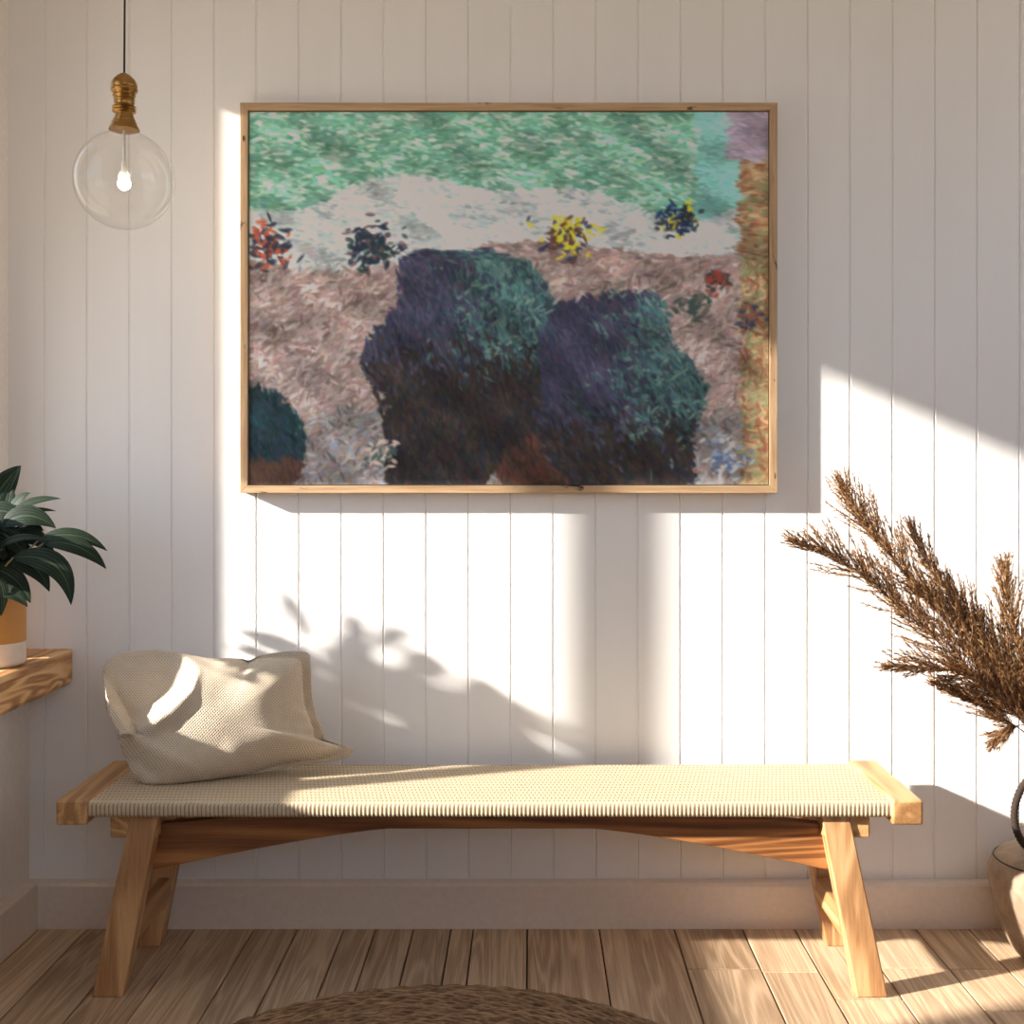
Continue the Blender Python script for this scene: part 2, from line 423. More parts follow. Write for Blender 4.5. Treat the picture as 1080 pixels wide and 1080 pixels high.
# the painting itself: loose strokes of paint, an abstract shore of greens, foam, sand and slate
NU, NV = 460, 336
cx0, cx1, cz0, cz1 = FXa+fw+.002, FXb-fw-.002, FZa+fw+.002, FZb-fw-.002
img = np.zeros((NV, NU, 3))
V, U = np.mgrid[0:NV, 0:NU]; U = U/(NU-1); V = V/(NV-1)
def blobn(seed, n=5):
    r = np.random.default_rng(seed); a = np.zeros_like(U)
    for k in range(n):
        fx, fy, ph = r.uniform(2, 9), r.uniform(2, 9), r.uniform(0, 6.28); a += np.sin(fx*U*2 + fy*V*2 + ph) / n
    return a
def region(u, v):
    """palette of the spot (u right, v down)"""
    shore = .40 + .03*math.sin(u*9) - .05*u
    foam = .27 - .09*math.sin(u*3.3+.3)**2 + .02*math.sin(u*17)
    d1 = ((u-.395)/.185)**2 + ((v-.69)/.35)**2 + .26*math.sin(u*15+v*6) + .16*math.sin(v*19-u*8)
    d2 = ((u-.72)/.17)**2 + ((v-.79)/.33)**2 + .24*math.sin(u*14-v*7+1) + .16*math.sin(v*21+u*9)
    d3 = ((u-.0)/.11)**2 + ((v-.90)/.17)**2
    d4 = ((u-.56)/.10)**2 + ((v-.90)/.14)**2
    if min(d1, d2, d3) < 1:
        k = ((u-.40)/.17 if d1 < d2 else (u-.72)/.16) + random.gauss(-.1, .3)
        c = v - (.66 if d1 < d2 else .84) + random.gauss(0, .05)
        if d3 < 1: return random.choice([(34, 62, 68), (38, 56, 66), (28, 48, 54)]) if v < .93 else (74, 54, 46)
        if c < 0 and k > .05: return random.choice([(66, 104, 104), (58, 88, 92), (48, 66, 76), (92, 122, 116)])
        if c < 0: return random.choice([(62, 64, 84), (54, 56, 76), (72, 68, 88), (48, 54, 70)])
        return random.choice([(40, 38, 40), (50, 44, 42), (36, 40, 46), (58, 48, 44)])
    if d4 < 1: return random.choice([(70, 50, 44), (56, 44, 40), (86, 54, 44)])
    if u > .945 and v > .13: return random.choice([(150, 122, 92), (128, 84, 62), (168, 150, 116), (122, 128, 92)])
    if u > .92 and v < .13: return (150, 140, 158)
    if v < foam:
        return random.choice([(86, 146, 124), (98, 156, 134), (106, 160, 142), (92, 140, 114), (128, 170, 152), (82, 134, 116), (158, 186, 172), (186, 200, 190), (104, 158, 146)]) if u < .86 else random.choice([(110, 172, 168), (124, 178, 170)])
    if v < shore: return random.choice([(200, 206, 208), (188, 198, 202), (208, 210, 210), (168, 186, 186), (174, 180, 188), (150, 168, 170)])
    if v > .8: return random.choice([(142, 138, 136), (154, 150, 148), (128, 120, 116), (120, 130, 144), (138, 116, 108), (96, 90, 90)])
    return random.choice([(160, 146, 142), (150, 132, 128), (172, 160, 156), (142, 126, 122), (166, 156, 154), (128, 112, 106), (150, 122, 116), (112, 98, 94)])
GU, GV = 92, 68
for a in range(GV):
    for b_ in range(GU):
        c = np.mean([region((b_+random.random())/GU, (a+random.random())/GV) for _ in range(4)], axis=0)
        img[a*NV//GV:(a+1)*NV//GV+1, b_*NU//GU:(b_+1)*NU//GU+1] = c
def stroke(u, v, ang, ln, wd, c):
    iu, iv = u*(NU-1), v*(NV-1); R = int(max(ln, wd)*1.1)+2
    x0, x1, y0, y1 = max(0, int(iu)-R), min(NU, int(iu)+R+1), max(0, int(iv)-R), min(NV, int(iv)+R+1)
    if x1 <= x0 or y1 <= y0: return
    yy, xx = np.mgrid[y0:y1, x0:x1]; dx, dy = xx-iu, yy-iv
    a = dx*math.cos(ang)+dy*math.sin(ang); p = -dx*math.sin(ang)+dy*math.cos(ang)
    m = np.clip(1.25-((a/ln)**2+(p/wd)**2), 0, 1)
    m *= .84+.16*np.sin(p*2.2+ang*7)
    sh = 1+.07*np.sin(p*1.7+v*40)
    cc = np.array(c)[None, None, :]*sh[..., None]
    img[y0:y1, x0:x1] = img[y0:y1, x0:x1]*(1-m[..., None]) + cc*m[..., None]
def tone(u, v): return 1 + .13*math.sin(u*23+v*11)*math.sin(v*31-u*7) + .09*math.sin(u*51-v*37)
for k in range(17000):
    u, v = random.random(), random.random(); c = region(u, v)
    big = k < 3000
    lum = sum(c)/3; j = random.uniform(.88, 1.12)*tone(u, v); c = tuple(min(255, x*j+random.uniform(-5, 5)) for x in c)
    if v < .4: ang = random.gauss(0.05, .25)
    elif lum < 100: ang = random.gauss(1.25 if u < .56 else 1.0, .35)
    else: ang = random.gauss(-.5, .6)
    stroke(u, v, ang, random.uniform(9, 15) if big else random.uniform(2.5, 7), random.uniform(3, 6) if big else random.uniform(1.0, 2.3), c)
# loose accents
for (u, v, n, s, cs) in ((.615, .33, 46, .045, [(196, 186, 40), (44, 52, 84), (90, 60, 48), (210, 196, 60)]), (.828, .29, 34, .035, [(30, 50, 104), (200, 184, 50), (36, 44, 52)]),
                         (.235, .36, 60, .05, [(34, 46, 66), (30, 62, 58), (92, 72, 78), (40, 44, 60)]), (.035, .36, 44, .045, [(40, 46, 66), (168, 78, 54), (52, 48, 60)]),
                         (.90, .45, 20, .02, [(150, 66, 50), (50, 60, 62)]), (.86, .52, 16, .03, [(56, 74, 70), (90, 90, 86)]), (.26, .92, 18, .03, [(206, 186, 172), (70, 90, 88)]),
                         (.97, .55, 20, .03, [(50, 60, 86), (128, 84, 62)]), (.92, .93, 26, .04, [(146, 162, 180), (90, 110, 150), (190, 192, 190)])):
    for k in range(int(n*2.6)):
        stroke(random.gauss(u, s*.5), random.gauss(v, s*.6), random.gauss(-.3, .8), random.uniform(2.5, 6), random.uniform(1.2, 2.6), random.choice(cs))
img = .5*img + .125*(np.roll(img, 1, 0) + np.roll(img, -1, 0) + np.roll(img, 1, 1) + np.roll(img, -1, 1))
img = np.clip(img, 0, 255)/255
lin = np.clip(np.where(img <= .04045, img/12.92, ((img+.055)/1.055)**2.4)*1.85, 0, .88)
m = MB()
vs = np.stack([cx0+(cx1-cx0)*U, np.full_like(U, -.036), cz1-(cz1-cz0)*V], -1).reshape(-1, 3)
m.v = [tuple(v) for v in vs.tolist()]
idx = np.arange(NU*NV).reshape(NV, NU)
m.f = [tuple(q) for q in np.stack([idx[:-1, :-1], idx[1:, :-1], idx[1:, 1:], idx[:-1, 1:]], -1).reshape(-1, 4).tolist()]
# stretcher sides so that the canvas has thickness
n0 = len(m.v)
cn = [(cx0, cz1), (cx1, cz1), (cx1, cz0), (cx0, cz0)]
m.v += [(c[0], -.036, c[1]) for c in cn] + [(c[0], -.0305, c[1]) for c in cn]
m.f += [(n0+i, n0+(i+1) % 4, n0+4+(i+1) % 4, n0+4+i) for i in range(4)]
t = NT('oil_paint'); at = t.N('VertexColor'); at.layer_name = 'paint'
c = t.coord(); nz = t.noise(t.vmath('MULTIPLY', c, (1, 1, 1.6)), 130, 5, 1.2)
t.set(Base_Color=t.mix(1.0, at.outputs[0], (.98, .98, .98, 1), 'MULTIPLY'), Roughness=.6); t.b.inputs['Specular IOR Level'].default_value = .25; t.bump(nz, .5, .003)
cv = m.build('canvas', t.m, pic)
ca = cv.data.color_attributes.new('paint', 'FLOAT_COLOR', 'POINT')
full = np.ones((len(m.v), 4), dtype=np.float32); full[:NU*NV, :3] = lin.reshape(-1, 3); full[NU*NV:, :3] = .3
ca.data.foreach_set('color', full.ravel())

# ------------------------------------------------------------------ pendant lamp
LZ = 2.825; ls = LZ / F; LX, LY = (131 - VX)*ls, LZ - D
zy = lambda py: EYE - (py - VY)*ls
lamp = thing('pendant_lamp', 'pendant lamp with a clear glass globe and ribbed brass cap on a black cord', 'lamp', (LX, LY, zy(241)))
MB().tube([(LX, LY, zy(78)), (LX + .002, LY, 2.45), (LX, LY, ZC - .03)], .0024, 8).build('cord', M['cord'], lamp, smooth=True)
MB().lathe([(.0, ZC - .035), (.03, ZC - .033), (.052, ZC - .012), (.054, ZC - .0005)], (LX, LY), 32).build('ceiling_rose', M['brass'], lamp, smooth=True, angle=40)
cap = [(77, 1.2), (78, 4), (80.5, 7.5), (84, 11), (88, 13), (92, 13.6), (93.2, 13), (94, 13.8), (96, 13.9), (97.3, 12.8), (98.5, 11.6), (100, 11.2), (101, 11.9), (102.5, 10.8), (104, 10.2), (105.2, 11), (106.5, 10), (108.5, 10.6), (110, 9.8), (111.6, 10.3),
       (112.6, 12), (113.6, 11), (114.6, 12.3), (116, 11.2), (117.4, 12.4), (118.8, 11.2), (120, 9.4), (122, 9.2), (123.4, 10.2), (125, 10), (126.4, 11.6), (128, 11.4), (130, 13), (131.5, 12.8), (134, 14.6), (136, 15.6), (137.4, 15.8), (137.8, 14.6), (137.8, .5)]
MB().lathe([(r*ls, zy(y)) for y, r in cap], (LX, LY), 48).build('brass_cap', M['brass'], lamp, smooth=True, angle=50)
gr = 51.5*ls; gz = zy(190)
a0 = math.asin(15.5*ls/gr)
prof = [(gr*math.sin(a), gz + gr*math.cos(a)) for a in [a0 + (PI - .004 - a0)*k/40 for k in range(41)]]
MB().lathe(prof, (LX, LY), 72, close=False).build('glass_globe', M['glass'], lamp, smooth=True)
MB().lathe([(1.6*ls, zy(137.5)), (1.6*ls, zy(170)), (2.9*ls, zy(171)), (2.9*ls, zy(187))], (LX, LY), 20).build('bulb_stem', M['holder'], lamp, smooth=True, angle=40)
br = 6.6*ls; bz = zy(194)
MB().lathe([(br*math.sin(PI*k/16)+.00005, bz + br*math.cos(PI*k/16)) for k in range(17)], (LX, LY), 24).build('bulb', M['bulb'], lamp, smooth=True)

# ------------------------------------------------------------------ bench
BZf, BZb = 2.82, 3.212
yf, yb_ = BZf - D, BZb - D
BX0, BX1 = -1.097, .914; BC = (BX0+BX1)/2
ST, SB = .452, .415
bench = thing('bench', 'long oak bench with a woven cord seat under the picture', 'bench', (BC, (yf+yb_)/2, 0))
RW = .072
for x0, x1 in ((BX0, BX0+RW), (BX1-RW, BX1)):
    MB().box(x0, x1, yf, yb_, .400, ST + .006).build('end_rail', M['oaky'], bench, bevel=.006, seg=3)
# woven seat: cords wrapped over the front and back edges
sx0, sx1 = BX0+RW-.003, BX1-RW+.003
R = .012
def arc(cy, cz, a0, a1, n=6): return [(cy + R*math.cos(a0+(a1-a0)*k/n), cz + R*math.sin(a0+(a1-a0)*k/n)) for k in range(n+1)]
ys0, ys1 = yf + .006, yb_ - .006
prof = [(ys0 + .03, SB)] + arc(ys0+R, SB+R, -PI/2, -PI) + arc(ys0+R, ST-R, PI, PI/2)
prof += [(ys0 + R + (ys1 - ys0 - 2*R)*k/10, ST) for k in range(1, 10)]
prof += arc(ys1-R, ST-R, PI/2, 0) + arc(ys1-R, SB+R, 0, -PI/2) + [(ys1-.03, SB)]
n = int((sx1-sx0)/.0098)*6; npf = len(prof)
m = MB(); vs = []
cen = ((ys0+ys1)/2, (ST+SB)/2)
for i in range(n+1):
    x = sx0 + (sx1-sx0)*i/n
    d = .0007*math.sin(2*PI*(x - BC)/.0098)
    sag = -.003*(1-((x-BC)/((sx1-sx0)/2))**2)
    for j, (y, z) in enumerate(prof):
        on_top = z > ST - 1e-6
        k = 0 if on_top else d
        dy = -k if y < ys0 + R else (k if y > ys1 - R else 0)
        vs.append((x, y + dy, z + (sag if z > (ST+SB)/2 else 0)))
fs = [(i*npf+j, (i+1)*npf+j, (i+1)*npf+j+1, i*npf+j+1) for i in range(n) for j in range(npf-1)]
fs += [(i*npf+npf-1, (i+1)*npf+npf-1, (i+1)*npf, i*npf) for i in range(n)]
fs += [tuple(range(npf)), tuple(n*npf+j for j in range(npf))[::-1]]
m.add(vs, fs); m.build('woven_seat', M['seat'], bench, smooth=True, angle=60)
# bearers under the seat, splayed legs, stretchers, arched apron
for sgn in (-1, 1):
    fx, tx = BC + sgn*.888, BC + sgn*.808          # foot and top centre of a leg
    xa, xb = sorted((BC + sgn*.86, BC + sgn*.77))
    MB().box(BC + sgn*.835 - .055, BC + sgn*.835 + .055, yf + .03, yb_ - .03, .362, SB).build('bearer', M['oaky'], bench, bevel=.004)
    for (yt, ybm, w) in ((yf + .024, yf + .002, .036), (yb_ - .024, yb_ - .042, .032)):
        s = 1 if yt < (yf+yb_)/2 else -1
        th = .046
        yq = (yt, yt + s*th); yp = (ybm, ybm + s*th)
        y0t, y1t = sorted(yq); y0b, y1b = sorted(yp)
        MB().hexa([(fx-w, y0b, 0), (fx+w, y0b, 0), (fx+w, y1b, 0), (fx-w, y1b, 0)],
                  [(tx-w*.92, y0t, SB-.001), (tx+w*.92, y0t, SB-.001), (tx+w*.92, y1t, SB-.001), (tx-w*.92, y1t, SB-.001)]).build('leg', M['oakz'], bench, bevel=.003)
    hx = fx + (tx - fx)*.36
    MB().box(hx-.017-sgn*.012, hx+.017-sgn*.012, yf+.05, yb_-.06, .118, .175).build('stretcher', M['oaky'], bench, bevel=.003)
xl, xr = BC - .80, BC + .80
nn = 40; top = []; bot = []
for i in range(nn+1):
    x = xl + (xr-xl)*i/nn; q = abs(x-BC)/.80
    s = max(0, q - .30)/.70
    bot.append((x, .374 - .098*(s**1.25)))
    top.append((x, min(SB - .002, .4135 - .03*max(0, (q-.55)/.45)**1.3)))
MB().prism(bot + top[::-1], 'y', yf + .062, yf + .094).build('arched_apron', M['oakx'], bench, bevel=.0025)

# ------------------------------------------------------------------ cushion
outl = [(107,714),(108,705),(114,695),(128,688.5),(146,686),(166,685),(184,687),(203,691),(220,694),(240,694),(254,694.5),(263,697),(272,692),(288,688.5),(308,686.5),(321,687),(327,690),(328,706),(328.5,724),(330,741),(334,755),(338,764),(341,771),
        (341,779),(350,783),(362,786),(373,791.5),(368,798),(362,803),(345,806),(320,810),(290,815),(262,819.5),(235,824),(210,829),(190,833),(172,835),(158,834),(148,829),(141,821),(137,812),(132,800),(126,784),(121,770),(113,757),(109,736)]
outl = [(x, y - (2.5 if y > 800 else 0)) for x, y in outl]
cxp, cyp = 228.0, 762.0
# even re-sampling of the closed outline
pts = np.array(outl + [outl[0]], float); seg = np.hypot(*np.diff(pts, axis=0).T); cum = np.concatenate([[0], np.cumsum(seg)])
NA, NR = 300, 70
ts = np.linspace(0, cum[-1], NA, endpoint=False)
ox, oy = np.interp(ts, cum, pts[:, 0]), np.interp(ts, cum, pts[:, 1])
for _ in range(2):
    ox = (np.roll(ox, 1)+2*ox+np.roll(ox, -1))/4; oy = (np.roll(oy, 1)+2*oy+np.roll(oy, -1))/4
def sstep(a, b, x): q = np.clip((x-a)/(b-a), 0, 1); return q*q*(3-2*q)
def segd(x, y, a, b_):
    ax, ay = a; bx, by = b_; dx, dy = bx-ax, by-ay; L2 = dx*dx+dy*dy
    tt = np.clip(((x-ax)*dx+(y-ay)*dy)/L2, 0, 1); return np.hypot(x-ax-tt*dx, y-ay-tt*dy), tt
def polyd(x, y, pl):
    best = None
    for a, b_ in zip(pl, pl[1:]):
        d, _ = segd(x, y, a, b_); best = d if best is None else np.minimum(best, d)
    return best
def side(x, y, a, b_): return ((b_[0]-a[0])*(y-a[1]) - (b_[1]-a[1])*(x-a[0]))/math.hypot(b_[0]-a[0], b_[1]-a[1])
nrm = Vector((.385, -.90, .20)).normalized()
def cushion_point(x, y, w):
    Z = 2.962 + (x-106)/267*.195
    p = np.array(P(x, y, Z)); h = max(0, p[2] - ST)
    Z2 = Z + (.40 - .42*min(1, max(0, (x-106)/220)))*h
    p = np.array(P(x, y, Z2))
    return p + np.array(nrm)*w
def front(x, y, r, th):
    kf = 1 + .10*sstep(-.2, .45, np.cos(th))*sstep(250, 300, x)
    rr = np.clip(r*kf, 0, 1)
    w = .088*np.power(np.clip(1-rr**2.5, 0, 1), .62)
    # open corner on the left: a hollow behind a ridge, and a turned-forward edge
    pocket = [(104,700),(128,680),(192,678),(206,708),(196,730),(172,752),(150,764),(136,774),(112,760)]
    ins = np.ones_like(x)*1e9
    for a, b_ in zip(pocket, pocket[1:]+pocket[:1]): ins = np.minimum(ins, side(x, y, a, b_))
    # ridge line: lower right border of the hollow
    rid = polyd(x, y, [(136,776),(156,765),(176,751),(194,731),(206,712)])
    below = (x-136)*.66+(y-776) > 0
    hol = sstep(-3, 16, ins)
    fade = 1 - sstep(168, 215, x)*.95
    w = w*(1 - hol*fade*.95) + hol*fade*.004
    w = w + .016*np.exp(-(rid/9)**2)*np.where(ins > 0, .25, 1)*(1-sstep(185, 215, x))
    # turned edge on the far left
    s = side(x, y, (107,708), (142,766))
    fl = sstep(-1.5, 1.5, s)*(y < 776)*(x < 150)*sstep(704, 722, y)
    w = np.where(fl > 0, np.maximum(w, 0)*(1-fl) + fl*(.032 + .0030*np.clip(s + 2, 0, 14)), w)
    # flatter lower-left facet with a crease
    d, tt = segd(x, y, (136,778), (212,818)); w = w + .010*np.exp(-(d/7)**2)*(1-tt*.6)
    d, tt = segd(x, y, (138,800), (160,815)); w = w - .014*np.exp(-(d/8)**2)
    # dents and soft folds
    d, tt = segd(x, y, (178,770), (222,790)); w = w - .010*np.exp(-(d/13)**2)
    d, tt = segd(x, y, (215,742), (262,700)); w = w - .010*np.exp(-(d/10)**2)*tt
    d, tt = segd(x, y, (262,692), (252,722)); w = w - .012*np.exp(-(d/6)**2)*(1-tt)
    d, tt = segd(x, y, (346,784), (288,792)); w = w - .012*np.exp(-(d/6)**2)*(1-tt*.8)
    d, tt = segd(x, y, (336,762), (312,752)); w = w + .007*np.exp(-(d/6)**2)
    w = w + .0016*np.sin(x*.09+y*.05)*np.sin(y*.11-x*.03)*(1-rr)
    return w
m = MB(); uvs = []
cos_th = np.arctan2(oy-cyp, ox-cxp)
fr_idx = []
rs = np.concatenate([[0.0], np.linspace(0, 1, NR+1)[1:]**.9])
def add_layer(sign):
    rows = []
    for r in rs[:-1] if sign < 0 else rs:
        xx, yy = cxp + (ox-cxp)*r, cyp + (oy-cyp)*r
        if sign > 0: w = front(xx, yy, np.full_like(xx, r), cos_th)
        else: w = -.055*np.power(np.clip(1-np.full_like(xx, r)**2.6, 0, 1), .6)*(1-sstep(300, 345, xx)*.7)
        if r == 1.0: w = w*0 + np.where((xx < 140) & (yy > 706) & (yy < 770), .03, 0)
        row = []
        for x, y, ww in zip(xx, yy, w):
            p = cushion_point(x, y, ww)
            if p[2] < ST + .0012: p[2] = ST + .0012 + .1*max(0, 0)
            p[1] = min(p[1], -.010)
            row.append(len(m.v)); m.v.append(tuple(p)); uvs.append(((x)/428.0, (y + ww*90)/428.0))
        rows.append(row)
    return rows
Ff = add_layer(1); Bf = add_layer(-1) + [Ff[-1]]
for rows, flip in ((Ff, 0), (Bf, 1)):
    for a, b_ in zip(rows[1:] if True else rows, rows[2:]):
        for k in range(NA):
            k2 = (k+1) % NA; q = (a[k], a[k2], b_[k2], b_[k]); m.f.append(q[::-1] if flip else q)
    q = tuple(rows[1]); m.f.append(q if not flip else q[::-1])
# drop the unused collapsed centre rows
used = sorted({i for f in m.f for i in f}); remap = {o: i for i, o in enumerate(used)}
m.v = [m.v[i] for i in used]; m.uv = [uvs[i] for i in used]; m.f = [tuple(remap[i] for i in f) for f in m.f]
cu = m.build('cushion', M['knit'], loc=(-.75, -.25, ST), smooth=True)
tag(cu, 'cream knitted cushion slumped on the left end of the bench', 'cushion')

# ------------------------------------------------------------------ potted plant
px_, py_ = -1.321, -.285
plant = thing('potted_plant', 'leafy dark green plant in an ochre and white pot on the wall shelf', 'plant', (px_, py_, SH_T))
pr = .080
MB().lathe([(pr-.004, SH_T+.058), (pr, SH_T+.060), (pr, SH_T+.178), (pr-.003, SH_T+.181), (pr-.010, SH_T+.180), (pr-.012, SH_T+.150)], (px_, py_), 56).build('pot', M['potA'], plant, smooth=True, angle=40)
MB().lathe([(pr-.012, SH_T+.0005), (pr-.004, SH_T+.004), (pr, SH_T+.012), (pr, SH_T+.0595)], (px_, py_), 56).build('pot_base', M['potB'], plant, smooth=True, angle=40)
MB().lathe([(.002, SH_T+.168), (pr-.012, SH_T+.160)], (px_, py_), 32).build('soil', M['soil'], plant)
lv = MB(); lv.uv = []; st = MB()
def leaf(base, ctrl, tip, width, nor=None, fold=.35, wob=0.0):
    base, ctrl, tip = Vector(base), Vector(ctrl), Vector(tip)
    N, K = 16, 7; vs = []; fs = []
    nor = Vector(nor) if nor is not None else Vector((random.uniform(-.3, .3), random.uniform(-.9, -.3), random.uniform(.5, 1)))
    for i in range(N+1):
        t_ = i/N
        p = base*(1-t_)**2 + ctrl*2*t_*(1-t_) + tip*t_*t_
        d = ((ctrl-base)*(1-t_) + (tip-ctrl)*t_).normalized()
        s_ = d.cross(nor).normalized(); n_ = s_.cross(d).normalized()
        hw = width/2*(math.sin(PI*min(1, t_**.78*.985+.012))**.85)
        if i == N: hw = .0006
        for k in range(K):
            q = (k/(K-1)-.5)*2
            off = s_*(q*hw) + n_*(abs(q)*hw*fold - (q*q)*hw*.25 + wob*hw*math.sin(t_*11+q*2)*abs(q))
            vs.append(p+off); lv.uv.append((t_, k/(K-1)))
    for i in range(N):
        for k in range(K-1):
            fs.append((i*K+k, (i+1)*K+k, (i+1)*K+k+1, i*K+k+1))
    lv.add(vs, fs)
crown = Vector((px_, py_, SH_T+.165))
def vleaf(bp, cp, tp, w, Z0, Z1, nor=None, stalk=True):
    Zc = (Z0+Z1)/2; b_ = P(bp[0], bp[1], Z0); t_ = P(tp[0], tp[1], Z1); c_ = P(cp[0], cp[1], Zc)
    leaf(b_, c_, t_, w, nor)
    if stalk:
        mid = (crown+b_)/2 + Vector((0, 0, .02)); st.tube([crown + Vector((random.uniform(-.02, .02), random.uniform(-.02, .02), 0)), mid, b_], .0022, 6)
up = (.15, -.75, .65)
vleaf((-24,556), (0,512), (22,491), .070, 3.03, 3.05, (.5, -.75, .3))
vleaf((2,556), (4,530), (13,511), .055, 3.02, 3.05, (.1, -.9, .1))
vleaf((8,545), (20,522), (32,520), .030, 2.99, 3.0, (0, -.7, .7))
vleaf((12,541), (34,524), (64,526), .028, 2.97, 2.98, (0, -.7, .7))
vleaf((22,540), (40,536), (59,539), .022, 2.99, 3.02, (0, -.5, .8))
vleaf((2,555), (28,532), (59,557), .058, 2.94, 2.94, (0, -.85, .5))
vleaf((40,571), (78,553), (113,581), .040, 2.92, 2.93, (0, -.75, .6))
vleaf((46,573), (86,567), (112,600), .044, 2.90, 2.90, (0, -.8, .55))
vleaf((-10,584), (18,558), (52,571), .030, 2.89, 2.90, (0, -.55, .8))
vleaf((14,588), (72,580), (75,638), .058, 2.88, 2.87, (.25, -.85, .4))
vleaf((10,592), (40,588), (52,624), .050, 2.91, 2.91, (.2, -.8, .3))
vleaf((-12,598), (20,604), (32,636), .05, 2.92, 2.9, (.2, -.9, .2))
vleaf((-10,624), (14,618), (29,640), .036, 2.86, 2.85, (0, -.7, .6))
vleaf((-6,610), (4,620), (1,650), .036, 2.85, 2.84, (.3, -.85, .2))
vleaf((-20,560), (10,556), (30,590), .055, 2.94, 2.92, (.1, -.9, .3))
vleaf((-14,545), (4,530), (26,552), .05, 2.98, 2.98, (.1, -.9, .3))
vleaf((14,566), (34,556), (58,584), .045, 2.96, 2.95, (0, -.9, .3))
vleaf((4,572), (26,580), (46,606), .05, 2.95, 2.93, (.1, -.95, .2))
vleaf((0,586), (16,596), (20,626), .05, 2.95, 2.94, (.2, -.95, .1))
vleaf((6,556), (26,545), (46,560), .04, 3.0, 3.01, (0, -.9, .3))
r2 = random.Random(21)
for k in range(58):
    an = r2.uniform(0, 2*PI); 
    yo = r2.uniform(-.34, .12); zt = r2.uniform(-.02, .27) - .10*max(0, abs(yo+.1)-.2)
    if yo < -.06: zt = max(zt, .10 + r2.random()*.05)
    tip = Vector((r2.uniform(-1.375, -1.25), py_ + yo, SH_T + .14 + zt))
    bse = crown + Vector((r2.uniform(-.03, .03), yo*.35, .02 + max(0, zt)*.45))
    c_ = (bse+tip)/2 + Vector((0, 0, r2.uniform(.03, .08)))
    leaf(bse, c_, tip, r2.uniform(.034, .06), (r2.uniform(.3, 1), r2.uniform(-.6, .2), r2.uniform(.2, .8)))
    if k % 3 == 0: st.tube([crown, (crown+bse)/2 + Vector((0, 0, .015)), bse], .0022, 6)
for i, v in enumerate(lv.v): lv.v[i] = (max(v[0], XL + .004), min(v[1], -.006), v[2])
lf = lv.build('foliage', M['leaf'], plant, smooth=True)
st.build('stalks', M['stem'], plant, smooth=True)

# ------------------------------------------------------------------ jug with dried plumes
JX, JY = 1.335, -.205
jug = thing('jug_vase', 'round taupe clay jug standing on the floor at the right', 'vase', (JX, JY, 0))
jp = [(.095, 0.0006), (.105, .006), (.118, .025), (.134, .06), (.150, .105), (.163, .155), (.169, .195), (.167, .222), (.158, .246), (.142, .264), (.115, .276), (.085, .284), (.062, .296), (.050, .33), (.045, .40), (.045, .47), (.050, .51), (.058, .53), (.060, .536), (.056, .538), (.048, .52), (.041, .47), (.041, .40), (.044, .335), (.05, .30)]
jp = [(a, c*.955 if c > .01 else c) for a, c in jp]
MB().lathe(jp, (JX, JY), 72).build('body', M['clay'], jug, smooth=True)
hp = [(JX-.078, .283), (JX-.092, .300), (JX-.106, .330), (JX-.1115, .365), (JX-.108, .40), (JX-.096, .435), (JX-.078, .462), (JX-.060, .478), (JX-.044, .484)]
def spl(p, n=6):
    out = []
    for i in range(len(p)-1):
        a, b_, c_, d_ = p[max(i-1, 0)], p[i], p[i+1], p[min(i+2, len(p)-1)]
        for k in range(n):
            t_ = k/n
            out.append(tuple(.5*((2*b_[j])+(-a[j]+c_[j])*t_+(2*a[j]-5*b_[j]+4*c_[j]-d_[j])*t_*t_+(-a[j]+3*b_[j]-3*c_[j]+d_[j])*t_**3) for j in range(len(b_))))
    out.append(tuple(p[-1])); return out
hs = spl([(a, c*.955) for a, c in hp], 10)
MB().tube([(x, JY, z) for x, z in hs], [.0092 + .0012*math.sin(i*2.1) for i in range(len(hs))], 12).build('handle', M['rope'], jug, smooth=True)
MB().lathe([(.153, .2395), (.1555, .2412), (.153, .243)], (JX, JY), 72, close=False).build('incised_line', M['rope'], jug, smooth=True)

